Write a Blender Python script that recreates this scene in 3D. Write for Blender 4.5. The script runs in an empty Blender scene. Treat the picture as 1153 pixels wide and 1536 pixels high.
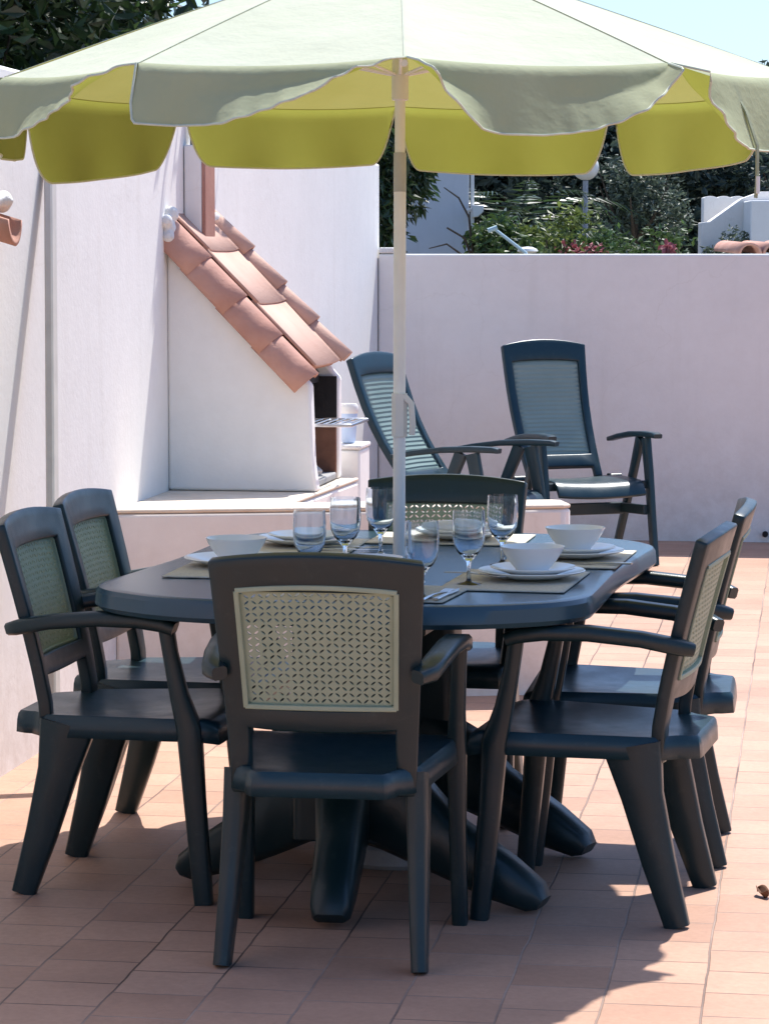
import bpy, bmesh, math, random
from mathutils import Vector, Matrix
S = bpy.context.scene
C = S.collection
R = math.radians
random.seed(7)
YAW = R(8.7)                      # the walls and the tile rows run 8.7 degrees right of the view
UX = Vector((math.cos(YAW), -math.sin(YAW), 0)); UY = Vector((math.sin(YAW), math.cos(YAW), 0))
SUN = Vector((.24, .50, 1.0)).normalized()

# ------------------------------------------------------------------ materials
def nodes(name):
    m = bpy.data.materials.new(name); m.use_nodes = True
    nt = m.node_tree; nt.nodes.clear()
    out = nt.nodes.new('ShaderNodeOutputMaterial')
    return m, nt, out
def link(nt, a, b): nt.links.new(a, b)
def ramp(nt, fac, stops):
    r = nt.nodes.new('ShaderNodeValToRGB'); e = r.color_ramp.elements
    e[0].position, e[0].color = stops[0][0], (*stops[0][1], 1)
    e[1].position, e[1].color = stops[-1][0], (*stops[-1][1], 1)
    for p, c in stops[1:-1]:
        x = e.new(p); x.color = (*c, 1)
    link(nt, fac, r.inputs[0]); return r.outputs[0]
def noise(nt, scale, detail=4, rough=.55, vec=None):
    n = nt.nodes.new('ShaderNodeTexNoise'); n.inputs['Scale'].default_value = scale
    n.inputs['Detail'].default_value = detail; n.inputs['Roughness'].default_value = rough
    if vec is None:
        t = nt.nodes.new('ShaderNodeTexCoord'); vec = t.outputs['Object']
    link(nt, vec, n.inputs['Vector']); return n.outputs['Fac']
def mat(name, c1, c2=None, scale=8, rough=.5, bump=0, bscale=60, spec=.5, detail=4, rough2=None, metal=0, scuff=0):
    m, nt, out = nodes(name)
    b = nt.nodes.new('ShaderNodeBsdfPrincipled'); link(nt, b.outputs[0], out.inputs[0])
    f = noise(nt, scale, detail)
    col = ramp(nt, f, [(.3, c1), (.7, c2 or c1)]); link(nt, col, b.inputs['Base Color'])
    if scuff:
        sc_ = ramp(nt, noise(nt, 28, 8, .75), [(.56, (0, 0, 0)), (.74, (scuff, scuff, scuff*.95))])
        md = nt.nodes.new('ShaderNodeMix'); md.data_type = 'RGBA'; md.blend_type = 'ADD'; md.inputs[0].default_value = 1
        link(nt, col, md.inputs[6]); link(nt, sc_, md.inputs[7]); link(nt, md.outputs[2], b.inputs['Base Color'])
    b.inputs['Roughness'].default_value = rough; b.inputs['Metallic'].default_value = metal
    b.inputs['Specular IOR Level'].default_value = spec
    if rough2 is not None:
        mr = nt.nodes.new('ShaderNodeMapRange'); link(nt, noise(nt, scale*3), mr.inputs[0])
        mr.inputs[1].default_value = .3; mr.inputs[2].default_value = .7
        mr.inputs[3].default_value = rough; mr.inputs[4].default_value = rough2
        link(nt, mr.outputs[0], b.inputs['Roughness'])
    if bump:
        bp = nt.nodes.new('ShaderNodeBump'); bp.inputs['Strength'].default_value = 1
        bp.inputs['Distance'].default_value = bump
        link(nt, noise(nt, bscale, 5, .6), bp.inputs['Height']); link(nt, bp.outputs[0], b.inputs['Normal'])
    return m

def plaster(name, c, stain, bump=.0012):
    m, nt, out = nodes(name)
    b = nt.nodes.new('ShaderNodeBsdfPrincipled'); link(nt, b.outputs[0], out.inputs[0])
    b.inputs['Roughness'].default_value = .85; b.inputs['Specular IOR Level'].default_value = .2
    g = nt.nodes.new('ShaderNodeNewGeometry')
    sep = nt.nodes.new('ShaderNodeSeparateXYZ'); link(nt, g.outputs['Position'], sep.inputs[0])
    base = ramp(nt, noise(nt, 1.6, 6, .6, g.outputs['Position']), [(.3, tuple(x*.95 for x in c)), (.7, c)])
    st = nt.nodes.new('ShaderNodeMapping'); st.inputs['Scale'].default_value = (6, 6, .35); link(nt, g.outputs['Position'], st.inputs[0])
    drip = ramp(nt, noise(nt, 1.6, 5, .6, st.outputs[0]), [(.55, (1, 1, 1)), (.75, (.955, .95, .94))])
    vo = nt.nodes.new('ShaderNodeTexVoronoi'); vo.feature = 'DISTANCE_TO_EDGE'; vo.inputs['Scale'].default_value = .9
    wv_ = nt.nodes.new('ShaderNodeVectorMath'); wv_.operation = 'MULTIPLY_ADD'; wv_.inputs[1].default_value = (.5, .5, .5)
    nz = nt.nodes.new('ShaderNodeTexNoise'); nz.inputs['Scale'].default_value = 3; nz.inputs['Detail'].default_value = 5; link(nt, g.outputs['Position'], nz.inputs['Vector'])
    link(nt, nz.outputs['Color'], wv_.inputs[0]); link(nt, g.outputs['Position'], wv_.inputs[2]); link(nt, wv_.outputs[0], vo.inputs['Vector'])
    crack = ramp(nt, vo.outputs['Distance'], [(.0, (.955, .95, .94)), (.004, (1, 1, 1))])
    trow = ramp(nt, noise(nt, 12, 6, .7, g.outputs['Position']), [(.3, (.955, .95, .945)), (.7, (1, 1, 1))])
    for q in (drip, crack, trow):
        mm = nt.nodes.new('ShaderNodeMix'); mm.data_type = 'RGBA'; mm.blend_type = 'MULTIPLY'; mm.inputs[0].default_value = 1
        link(nt, base, mm.inputs[6]); link(nt, q, mm.inputs[7]); base = mm.outputs[2]
    mz = nt.nodes.new('ShaderNodeMapRange'); link(nt, sep.outputs[2], mz.inputs[0])      # splashed dirt near the ground
    mz.inputs[1].default_value = .0; mz.inputs[2].default_value = .75; mz.inputs[3].default_value = .6; mz.inputs[4].default_value = 0
    mu = nt.nodes.new('ShaderNodeMath'); mu.operation = 'MULTIPLY'
    mr = nt.nodes.new('ShaderNodeMapRange'); link(nt, noise(nt, 7, 7, .7, g.outputs['Position']), mr.inputs[0])
    mr.inputs[1].default_value = .38; mr.inputs[2].default_value = .68
    link(nt, mz.outputs[0], mu.inputs[0]); link(nt, mr.outputs[0], mu.inputs[1])
    mix = nt.nodes.new('ShaderNodeMix'); mix.data_type = 'RGBA'
    link(nt, mu.outputs[0], mix.inputs[0]); link(nt, base, mix.inputs[6]); mix.inputs[7].default_value = (*stain, 1)
    link(nt, mix.outputs[2], b.inputs['Base Color'])
    bp = nt.nodes.new('ShaderNodeBump'); bp.inputs['Distance'].default_value = bump; bp.inputs['Strength'].default_value = .8
    add = nt.nodes.new('ShaderNodeMath'); add.operation = 'ADD'
    link(nt, noise(nt, 5, 3, .5, g.outputs['Position']), add.inputs[0]); link(nt, noise(nt, 45, 5, .6, g.outputs['Position']), add.inputs[1])
    link(nt, add.outputs[0], bp.inputs['Height']); link(nt, bp.outputs[0], b.inputs['Normal'])
    return m

def tiles():
    m, nt, out = nodes('terracotta_paving')
    b = nt.nodes.new('ShaderNodeBsdfPrincipled'); link(nt, b.outputs[0], out.inputs[0])
    g = nt.nodes.new('ShaderNodeNewGeometry')
    def dot(v):
        d = nt.nodes.new('ShaderNodeVectorMath'); d.operation = 'DOT_PRODUCT'
        link(nt, g.outputs['Position'], d.inputs[0]); d.inputs[1].default_value = v; return d.outputs['Value']
    cb = nt.nodes.new('ShaderNodeCombineXYZ')
    link(nt, dot(UY), cb.inputs[0])
    sh = nt.nodes.new('ShaderNodeMath'); sh.operation = 'ADD'; sh.inputs[1].default_value = .203+.2042*200
    link(nt, dot(UX), sh.inputs[0]); link(nt, sh.outputs[0], cb.inputs[1])
    wob = nt.nodes.new('ShaderNodeVectorMath'); wob.operation = 'ADD'
    wn = nt.nodes.new('ShaderNodeTexNoise'); wn.inputs['Scale'].default_value = 5; link(nt, g.outputs['Position'], wn.inputs['Vector'])
    sc = nt.nodes.new('ShaderNodeVectorMath'); sc.operation = 'SCALE'; sc.inputs['Scale'].default_value = .012
    link(nt, wn.outputs['Color'], sc.inputs[0]); link(nt, cb.outputs[0], wob.inputs[0]); link(nt, sc.outputs[0], wob.inputs[1])
    br = nt.nodes.new('ShaderNodeTexBrick'); link(nt, wob.outputs[0], br.inputs['Vector'])
    br.offset = .37; br.inputs['Scale'].default_value = 1
    br.inputs['Brick Width'].default_value = .183; br.inputs['Row Height'].default_value = .2042
    br.inputs['Mortar Size'].default_value = .0028; br.inputs['Mortar Smooth'].default_value = .35
    br.inputs['Color1'].default_value = (.44, .255, .175, 1); br.inputs['Color2'].default_value = (.535, .325, .23, 1)
    grout = ramp(nt, noise(nt, 1.3, 3, .5, g.outputs['Position']), [(.38, (.13, .08, .06)), (.60, (.44, .32, .26))])
    link(nt, grout, br.inputs['Mortar'])
    def mul(a, f):
        mm = nt.nodes.new('ShaderNodeMix'); mm.data_type = 'RGBA'; mm.blend_type = 'MULTIPLY'; mm.inputs[0].default_value = 1
        link(nt, a, mm.inputs[6]); link(nt, f, mm.inputs[7]); return mm.outputs[2]
    c = mul(br.outputs['Color'], ramp(nt, noise(nt, 2.2, 6, .65, g.outputs['Position']), [(.3, (.82, .80, .79)), (.7, (1.10, 1.08, 1.06))]))
    c = mul(c, ramp(nt, noise(nt, 55, 5, .7, g.outputs['Position']), [(.3, (.9, .89, .88)), (.7, (1.05, 1.05, 1.05))]))
    link(nt, c, b.inputs['Base Color'])
    b.inputs['Roughness'].default_value = .62; b.inputs['Specular IOR Level'].default_value = .35
    inv = nt.nodes.new('ShaderNodeMath'); inv.operation = 'MULTIPLY_ADD'; inv.inputs[1].default_value = -1; inv.inputs[2].default_value = 1
    link(nt, br.outputs['Fac'], inv.inputs[0])
    ad = nt.nodes.new('ShaderNodeMath'); ad.operation = 'MULTIPLY_ADD'; ad.inputs[1].default_value = .35
    link(nt, noise(nt, 30, 5, .6, g.outputs['Position']), ad.inputs[0]); link(nt, inv.outputs[0], ad.inputs[2])
    bp = nt.nodes.new('ShaderNodeBump'); bp.inputs['Distance'].default_value = .003; bp.inputs['Strength'].default_value = .9
    link(nt, ad.outputs[0], bp.inputs['Height']); link(nt, bp.outputs[0], b.inputs['Normal'])
    return m

def fabric(name, top1, top2, inner, tr1, tr2, mixf):
    m, nt, out = nodes(name)
    d = nt.nodes.new('ShaderNodeBsdfDiffuse'); tr = nt.nodes.new('ShaderNodeBsdfTranslucent')
    f = noise(nt, 3, 5); g = nt.nodes.new('ShaderNodeNewGeometry')
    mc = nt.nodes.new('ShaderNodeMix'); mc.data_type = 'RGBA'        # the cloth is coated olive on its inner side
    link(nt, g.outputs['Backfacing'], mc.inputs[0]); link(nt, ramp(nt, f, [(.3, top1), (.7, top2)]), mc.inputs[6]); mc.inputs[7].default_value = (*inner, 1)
    link(nt, mc.outputs[2], d.inputs[0])
    link(nt, ramp(nt, f, [(.3, tr1), (.7, tr2)]), tr.inputs[0])
    w = noise(nt, 7, 4, .6); bp = nt.nodes.new('ShaderNodeBump'); bp.inputs['Distance'].default_value = .014; bp.inputs['Strength'].default_value = .6
    w2 = noise(nt, 700, 2, .6); ad = nt.nodes.new('ShaderNodeMath'); ad.operation = 'MULTIPLY_ADD'; ad.inputs[1].default_value = .02
    link(nt, w2, ad.inputs[0]); link(nt, w, ad.inputs[2])
    link(nt, ad.outputs[0], bp.inputs['Height']); link(nt, bp.outputs[0], d.inputs['Normal'])
    mx = nt.nodes.new('ShaderNodeMixShader'); mx.inputs[0].default_value = mixf
    link(nt, d.outputs[0], mx.inputs[1]); link(nt, tr.outputs[0], mx.inputs[2]); link(nt, mx.outputs[0], out.inputs[0])
    return m

def leaf(name, c1, c2, rough=.45, trans=.25):
    m, nt, out = nodes(name)
    b = nt.nodes.new('ShaderNodeBsdfPrincipled'); b.inputs['Roughness'].default_value = rough
    oi = nt.nodes.new('ShaderNodeNewGeometry')
    col = ramp(nt, oi.outputs['Random Per Island'], [(0, c1), (.75, c2), (1, tuple(min(1, x*1.7) for x in c2))])
    link(nt, col, b.inputs['Base Color'])
    tr = nt.nodes.new('ShaderNodeBsdfTranslucent'); link(nt, col, tr.inputs[0])
    mx = nt.nodes.new('ShaderNodeMixShader'); mx.inputs[0].default_value = trans
    link(nt, b.outputs[0], mx.inputs[1]); link(nt, tr.outputs[0], mx.inputs[2]); link(nt, mx.outputs[0], out.inputs[0])
    return m

def glass():
    m, nt, out = nodes('drinking_glass')
    b = nt.nodes.new('ShaderNodeBsdfPrincipled'); link(nt, b.outputs[0], out.inputs[0])
    b.inputs['Transmission Weight'].default_value = 1; b.inputs['IOR'].default_value = 1.45
    b.inputs['Base Color'].default_value = (.84, .92, 1, 1)
    mr = nt.nodes.new('ShaderNodeMapRange'); link(nt, noise(nt, 30), mr.inputs[0]); mr.inputs[3].default_value = .0; mr.inputs[4].default_value = .06
    link(nt, mr.outputs[0], b.inputs['Roughness'])
    return m

M = {}
M['wall'] = plaster('white_limewash', (.90, .885, .85), (.60, .54, .48))
M['wall_bench'] = plaster('bench_limewash', (.89, .845, .79), (.62, .53, .46))
M['bench_top'] = mat('bench_screed', (.66, .55, .43), (.76, .67, .55), 9, .8, .003, 40)
M['tiles'] = tiles()
M['soil'] = mat('garden_soil', (.10, .08, .05), (.16, .13, .08), 3, .95, .02, 12)
M['resin'] = mat('dark_green_resin', (.005, .020, .024), (.007, .024, .029), 5, .29, .0003, 220, .45, rough2=.40, scuff=.018)
M['resin_blue'] = mat('dark_blue_resin', (.007, .030, .042), (.009, .036, .050), 5, .28, .0003, 220, .45, rough2=.38, scuff=.02)
M['table'] = mat('table_resin', (.022, .060, .088), (.027, .068, .098), 3, .26, .0002, 160, .5)
M['cane'] = mat('sage_cane_resin', (.275, .335, .235), (.32, .38, .27), 12, .55, .0008, 300, .4)
M['sling'] = mat('teal_panel', (.22, .31, .285), (.26, .35, .32), 6, .5, .0008, 200, .4)
M['canopy'] = fabric('sunlit_tone_parasol_cloth', (.63, .66, .52), (.68, .71, .57), (.24, .22, .055), (.46, .43, .12), (.54, .50, .16), .28)  # paler than the flaps: sunlight on the top is put into the colour
M['fabric'] = fabric('sage_parasol_cloth', (.44, .47, .32), (.50, .53, .37), (.21, .195, .05), (.37, .375, .06), (.46, .465, .09), .32)  # same cloth, darker: shade on the hanging flaps is put into the colour
M['piping'] = mat('cream_piping', (.54, .56, .41), (.62, .63, .48), 60, .8)
M['rail'] = mat('shade_toned_rail', (.50, .47, .44), (.58, .55, .51), 14, .6)  # white pole darkened: shade on its near face is put into the colour
M['pole'] = mat('white_painted_steel', (.80, .80, .79), (.85, .85, .84), 20, .38, 0, 10, .5)
M['sleeve'] = mat('grey_sleeve', (.42, .42, .41), (.5, .5, .48), 20, .35, 0, 10, .5)
M['plastic_white'] = mat('white_plastic', (.72, .71, .68), (.78, .77, .74), 10, .4)
M['china'] = mat('white_china', (.87, .87, .86), (.91, .91, .89), 6, .12, 0, 10, .5, rough2=.2)
M['placemat'] = mat('woven_straw', (.60, .54, .43), (.74, .67, .56), 160, .85, .002, 400, .2)
M['steel'] = mat('stainless_steel', (.55, .56, .58), (.65, .66, .68), 20, .22, 0, 10, .5, metal=1)
M['glass'] = glass()
M['terracotta'] = mat('terracotta_roof', (.47, .24, .18), (.57, .33, .26), 6, .8, .002, 70, .2)
M['terracotta_pale'] = mat('pale_terracotta', (.52, .32, .25), (.59, .39, .31), 5, .8, .002, 60, .2)
M['terracotta_dark'] = mat('red_chimney_brick', (.40, .20, .155), (.48, .26, .20), 7, .85, .002, 60, .2)
M['mortar'] = mat('white_mortar', (.72, .71, .69), (.82, .81, .79), 25, .9, .012, 35, .2)
M['soot'] = mat('soot', (.006, .006, .007), (.02, .019, .02), 9, .8, .003, 40)
M['firebrick'] = mat('firebrick', (.16, .07, .045), (.26, .13, .085), 10, .9, .004, 30)
M['ash_brick'] = mat('ashy_brick', (.5, .45, .4), (.66, .61, .56), 14, .9, .004, 40)
M['concrete'] = mat('concrete', (.30, .30, .30), (.40, .39, .38), 14, .9, .003, 60)
M['dark_metal'] = mat('dark_flue', (.06, .07, .09), (.12, .13, .15), 25, .5, 0, 10, metal=.6)
M['blue_plastic'] = mat('pale_blue_plastic', (.45, .56, .74), (.52, .62, .78), 6, .35)
M['house'] = plaster('house_render', (.62, .66, .72), (.5, .5, .5))  # white wall in shade; the blue grey of that shade is painted in
M['bark'] = mat('bark', (.06, .045, .03), (.12, .09, .065), 20, .95, .01, 40)
M['leaf_dark'] = leaf('dark_leaves', (.018, .035, .014), (.04, .075, .025), .35)
M['leaf_mid'] = leaf('mid_leaves', (.03, .06, .018), (.07, .12, .035), .45)
M['leaf_light'] = leaf('light_leaves', (.07, .11, .025), (.15, .19, .05), .5, .35)
M['leaf_far'] = leaf('far_leaves', (.026, .045, .036), (.055, .08, .062), .55)
M['leaf_grey'] = leaf('grey_green_leaves', (.05, .075, .05), (.10, .13, .09), .5)
M['petal'] = leaf('pink_petals', (.24, .06, .08), (.34, .11, .13), .7, .2)
M['dead_leaf'] = mat('dry_leaf', (.12, .05, .025), (.22, .10, .05), 40, .9)
M['orange'] = mat('orange_cloth', (.62, .12, .05), (.7, .18, .08), 20, .8)
M['lamp_grey'] = mat('grey_painted_post', (.25, .27, .32), (.32, .34, .38), 12, .5)
M['pipe_blue'] = mat('pale_blue_pole', (.45, .62, .68), (.55, .7, .75), 12, .4)

# ------------------------------------------------------------------ helpers
class MB:
    def __init__(s): s.v = []; s.f = []
    def add(s, vs, fs):
        o = len(s.v); s.v += [tuple(v) for v in vs]; s.f += [tuple(i+o for i in f) for f in fs]; return s
    def box(s, x0, x1, y0, y1, z0, z1):
        v = [(x, y, z) for z in (z0, z1) for y in (y0, y1) for x in (x0, x1)]
        return s.add(v, [(0,2,3,1), (4,5,7,6), (0,1,5,4), (2,6,7,3), (0,4,6,2), (1,3,7,5)])
    def prism(s, poly, a, b, axis='z'):
        n = len(poly)
        def p(q, h): return (q[0], q[1], h) if axis == 'z' else ((q[0], h, q[1]) if axis == 'y' else (h, q[0], q[1]))
        return s.add([p(q, a) for q in poly]+[p(q, b) for q in poly],
                     [tuple(range(n))[::-1], tuple(range(n, 2*n))]+[(i, (i+1) % n, n+(i+1) % n, n+i) for i in range(n)])
    def bar(s, pts, side, ws, ds, ch=.3):
        """swept chamfered bar; ws = full width along 'side', ds = full depth across it"""
        pts = [Vector(p) for p in pts]; side = Vector(side).normalized(); n = len(pts); vs = []
        if not isinstance(ws, (list, tuple)): ws = [ws]*n
        if not isinstance(ds, (list, tuple)): ds = [ds]*n
        for i, p in enumerate(pts):
            t = (pts[min(i+1, n-1)]-pts[max(i-1, 0)]).normalized()
            sd = (side-t*side.dot(t)).normalized(); up = sd.cross(t)
            w, d = ws[i]/2, ds[i]/2; c = min(w, d)*ch
            for a, b in ((w, -d+c), (w, d-c), (w-c, d), (-w+c, d), (-w, d-c), (-w, -d+c), (-w+c, -d), (w-c, -d)):
                vs.append(p+sd*a+up*b)
        fs = [tuple(range(8))[::-1], tuple(range((n-1)*8, n*8))]
        for i in range(n-1):
            for k in range(8):
                a, b = i*8+k, i*8+(k+1) % 8; fs.append((a, b, b+8, a+8))
        return s.add(vs, fs)
    def tube(s, pts, r, seg=12):
        pts = [Vector(p) for p in pts]; n = len(pts); vs = []
        rs = r if isinstance(r, (list, tuple)) else [r]*n
        ref = Vector((0, 0, 1)) if abs((pts[-1]-pts[0]).normalized().z) < .9 else Vector((1, 0, 0))
        for i, p in enumerate(pts):
            t = (pts[min(i+1, n-1)]-pts[max(i-1, 0)]).normalized()
            a = ref.cross(t).normalized(); b = t.cross(a)
            for k in range(seg):
                q = 2*math.pi*k/seg; vs.append(p+(a*math.cos(q)+b*math.sin(q))*rs[i])
        fs = [tuple(range(seg))[::-1], tuple(range((n-1)*seg, n*seg))]
        for i in range(n-1):
            for k in range(seg):
                a, b = i*seg+k, i*seg+(k+1) % seg; fs.append((a, b, b+seg, a+seg))
        return s.add(vs, fs)
    def lathe(s, prof, seg=40, c=(0, 0, 0), closed=False):
        n = len(prof); vs = []; fs = []
        for r, z in prof:
            for k in range(seg):
                q = 2*math.pi*k/seg; vs.append((c[0]+r*math.cos(q), c[1]+r*math.sin(q), c[2]+z))
        for i in range(n-1 if not closed else n):
            j = (i+1) % n
            for k in range(seg):
                a, b = i*seg+k, i*seg+(k+1) % seg; fs.append((a, b, j*seg+(k+1) % seg, j*seg+k))
        if not closed:
            fs.append(tuple(range(seg))[::-1]); fs.append(tuple(range((n-1)*seg, n*seg)))
        return s.add(vs, fs)
    def grid(s, fn, nu, nv):
        vs = [fn(i/nu, j/nv) for j in range(nv+1) for i in range(nu+1)]
        return s.add(vs, [(j*(nu+1)+i, j*(nu+1)+i+1, (j+1)*(nu+1)+i+1, (j+1)*(nu+1)+i) for j in range(nv) for i in range(nu)])
    def build(s, name, m, parent=None, smooth=True, bevel=0, solid=0, sub=0, angle=35, offset=-1, out=None):
        me = bpy.data.meshes.new(name); me.from_pydata(s.v, [], s.f); me.update()
        bm = bmesh.new(); bm.from_mesh(me)
        bmesh.ops.remove_doubles(bm, verts=bm.verts, dist=1e-5)
        bmesh.ops.recalc_face_normals(bm, faces=bm.faces)
        if out:                                   # open cloth: make its outer side face away from 'out'
            o_ = Vector(out)
            bm.normal_update()
            if sum(f.normal.dot(f.calc_center_median()-o_) for f in bm.faces) < 0: bmesh.ops.reverse_faces(bm, faces=bm.faces)
        bm.to_mesh(me); bm.free()
        me.materials.append(m)
        if smooth:
            me.shade_smooth()
            me.set_sharp_from_angle(angle=R(angle))
        o = bpy.data.objects.new(name, me); C.objects.link(o)
        if parent: o.parent = parent
        if solid:
            q = o.modifiers.new('solid', 'SOLIDIFY'); q.thickness = solid; q.offset = offset
        if sub:
            q = o.modifiers.new('sub', 'SUBSURF'); q.levels = q.render_levels = sub
        if bevel:
            q = o.modifiers.new('bevel', 'BEVEL'); q.width = bevel; q.segments = 2; q.limit_method = 'ANGLE'; q.angle_limit = R(40); q.harden_normals = False
        return o
def tag(o, label=None, cat=None, group=None, kind=None):
    if label: o['label'] = label
    if cat: o['category'] = cat
    if group: o['group'] = group
    if kind: o['kind'] = kind
    return o
def thing(name, label, cat, loc=(0, 0, 0), rz=0, group=None):
    o = bpy.data.objects.new(name, None); C.objects.link(o); o.empty_display_size = .1
    o.location = loc; o.rotation_euler = (0, 0, rz); return tag(o, label, cat, group)
KIDS = {}
def copy_tree(o, parent=None):
    c = o.copy(); C.objects.link(c)
    if parent: c.parent = parent
    for ch in [x for x in list(C.objects) if x.parent == o]: copy_tree(ch, c)
    return c
def place(o, loc, facing):                      # facing: degrees clockwise from +Y
    o.location = loc; o.rotation_euler = (0, 0, -R(facing)); return o

# ------------------------------------------------------------------ ground
tag(MB().grid(lambda a, b: ((a-.5)*160, -30+b*190, -.03), 4, 4).build('garden_ground', M['soil']), kind='structure')
def W(x, y, z=0): return UX*x+UY*y+Vector((0, 0, z))     # wall-aligned coordinates: x across, y along
fl = MB(); fl.add([W(-2.36, -6), W(6, -6), W(6, 15.2), W(-2.36, 15.2)], [(0, 1, 2, 3)])
tag(fl.build('terrace_floor', M['tiles']), kind='structure')

# ------------------------------------------------------------------ walls
def wall_empty(name, label, cat): return thing(name, label, cat, (0, 0, 0), -YAW)
t = wall_empty('garden_wall', 'tall white rendered wall along the left edge of the terrace, carrying the barbecue', 'wall')
w = MB(); w.prism([(-6, -.05), (15.24, -.05), (15.24, 2.04), (-6, 2.2)], -2.58, -2.36, 'x')
w.build('wall_body', M['wall'], t, bevel=.012)
t = wall_empty('boundary_wall', 'low white rendered wall across the far end of the terrace behind the recliners', 'wall')
MB().box(-2.356, 7, 15.17, 15.37, -.05, 1.55).build('wall_body', M['wall'], t, bevel=.012)
MB().box(-2.352, -2.27, 15.168, 15.372, 1.553, 1.585).build('corner_cap', M['mortar'], t, bevel=.008)
d = MB().tube([W(-.246, 15.145, .045), W(-.246, 15.19, .045)], .016, 14)
tag(d.build('drain_outlet', M['soot']), 'small black drain hole at the foot of the far white wall', 'drain')

# ------------------------------------------------------------------ masonry bench and barbecue
b = thing('masonry_bench', 'low white rendered masonry bench running out in front of the barbecue', 'bench', (0, 0, 0), -YAW)
BF0, BF1 = Vector((-.906, 9.561)), Vector((.657, 9.768))
def loc(p): v = Vector((p[0], p[1], 0)); return (v.dot(UX), v.dot(UY))
p0 = loc(BF0); p1 = loc(BF1)
p0 = (-2.3597, p0[1])
dirx = (Vector(p1)-Vector(p0)).normalized(); nrm = Vector((-dirx.y, dirx.x))
e1 = Vector(p1); low = []
q = [Vector(p0), e1-dirx*.03, e1+nrm*.03, e1+nrm*.2, e1+nrm*.22-dirx*.03]
ik = Vector((-1.76, 0)); s_ = (ik.x-p0[0])/dirx.x; front = Vector(p0)+dirx*s_
q += [front+nrm*.22, Vector((-1.76, 10.83)), Vector((-2.3597, 10.83))]
MB().prism([tuple(v) for v in q], -.02, .655).build('bench_body', M['wall_bench'], b, bevel=.012)
MB().prism([(v[0]*1.0, v[1]) for v in q], .657, .670).build('bench_top', M['bench_top'], b, bevel=.005)

bq = thing('brick_barbecue', 'white rendered barbecue with a sloping terracotta tile roof built against the left wall', 'barbecue', W(-2.3597, 10.124, 0), -YAW)
prof = [(0.0, .672), (.56, .672), (.545, .78), (.535, 1.065), (0.0, 1.635)]
MB().prism(prof, 0, .075, 'y').build('side_wall', M['wall'], bq, bevel=.01)
MB().prism([(0, .672), (.535, .672), (.535, 1.065), (0, 1.635)], .625, .70, 'y').build('side_wall', M['wall'], bq, bevel=.01)
so = MB(); so.box(.004, .03, .078, .622, .88, 1.5); so.box(.03, .47, .0775, .09, .88, 1.17); so.box(.03, .528, .61, .6225, .88, 1.072)
so.prism([(.03, 1.05), (.46, 1.05), (.46, 1.09), (.03, 1.52)], .09, .61, 'y')
so.build('soot_lining', M['soot'], bq, smooth=False)
fb = MB(); fb.box(.004, .16, .078, .622, .674, .878); fb.box(.16, .528, .6, .6225, .674, .878); fb.box(.16, .49, .078, .09, .674, .878)
fb.build('firebrick_lining', M['firebrick'], bq, bevel=.004)
MB().prism([(.16, .675), (.50, .675), (.47, .78), (.16, .80)], .092, .20, 'y').build('hearth_ledge', M['ash_brick'], bq, bevel=.006)
MB().box(.2, .53, .202, .598, .6735, .70).build('hearth_floor', M['concrete'], bq, bevel=.006)
TH = R(47)                       # roof pitch
ca, sa = math.cos(TH), math.sin(TH)
def RP(s, y, h): return (s*ca+h*sa, y, 1.69-s*sa+h*ca)        # s down the slope, h above it
ro = MB()
v = [RP(s, y, h) for h in (-.035, -.008) for y in (.01, .70) for s in (0, .76)]
ro.add(v, [(0,2,3,1), (4,5,7,6), (0,1,5,4), (2,6,7,3), (0,4,6,2), (1,3,7,5)])
rf = ro.build('roof', M['terracotta_dark'], bq, bevel=.003)
def barrel(s0, s1, y, r0, r1, hh=0):
    def fn(a, c):
        q = R(-18)+R(150)*a; r = r0+(r1-r0)*c; s = s0+(s1-s0)*c
        return RP(s, y-r*math.cos(q), hh+r*math.sin(q)-.072+.006*c)
    return MB().grid(fn, 14, 3)
for k in range(4):
    barrel(k*.195-.01, k*.195+.222, .03, .077, .0795).build('roof_tile', M['terracotta'], rf, solid=.012)
def pan(s0, s1, y0, y1):
    def fn(a, c):
        y = y0+(y1-y0)*a; s = s0+(s1-s0)*c
        return RP(s, y, .004+.007*c+.03*(2*a-1)**4*.5)
    return MB().grid(fn, 12, 2)
for k, (s0, s1) in enumerate(((-.01, .19), (.17, .46), (.44, .775))):
    pan(s0, s1, .055, .62).build('pan_tile', M['terracotta_pale'], rf, solid=.012)
for k in range(4):
    def fn(a, c, k=k):
        s = k*.188+.228*c-.01; q = math.pi*a; r = .044+.005*c
        return RP(s, .655-r*math.cos(q), .0+r*1.1*math.sin(q)+.016*c)
    MB().grid(fn, 10, 2).build('roof_tile', M['terracotta_pale'], rf, solid=.014)
def blob(name, pts, m, parent):
    mb = MB()
    for (x, y, z, r) in pts:
        prof = [(r*math.sin(a)*1.0+1e-4, -r*math.cos(a)) for a in [math.pi*i/6 for i in range(7)]]
        mb.lathe(prof, 10, (x, y, z))
    o = mb.build(name, m, parent)
    q = o.modifiers.new('remesh', 'REMESH'); q.mode = 'VOXEL'; q.voxel_size = .006; q.use_smooth_shade = True
    q = o.modifiers.new('smooth', 'SMOOTH'); q.factor = .6; q.iterations = 6
    return o
blob('mortar_cap', [(.012, -.02, 1.64, .03), (.01, -.05, 1.665, .026), (.016, .0, 1.69, .032), (.015, -.04, 1.61, .025)], M['mortar'], bq)
blob('mortar_cap', [(.012, .66, 1.70, .035), (.04, .64, 1.68, .03), (.01, .7, 1.69, .025)], M['mortar'], bq)
cm = MB(); cm.prism([(.003, 1.5), (.07, 1.5), (.07, 1.93), (.05, 1.955), (.003, 1.955)], .28, .455, 'y')
ch = cm.build('chimney', M['wall'], bq, bevel=.006)
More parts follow.
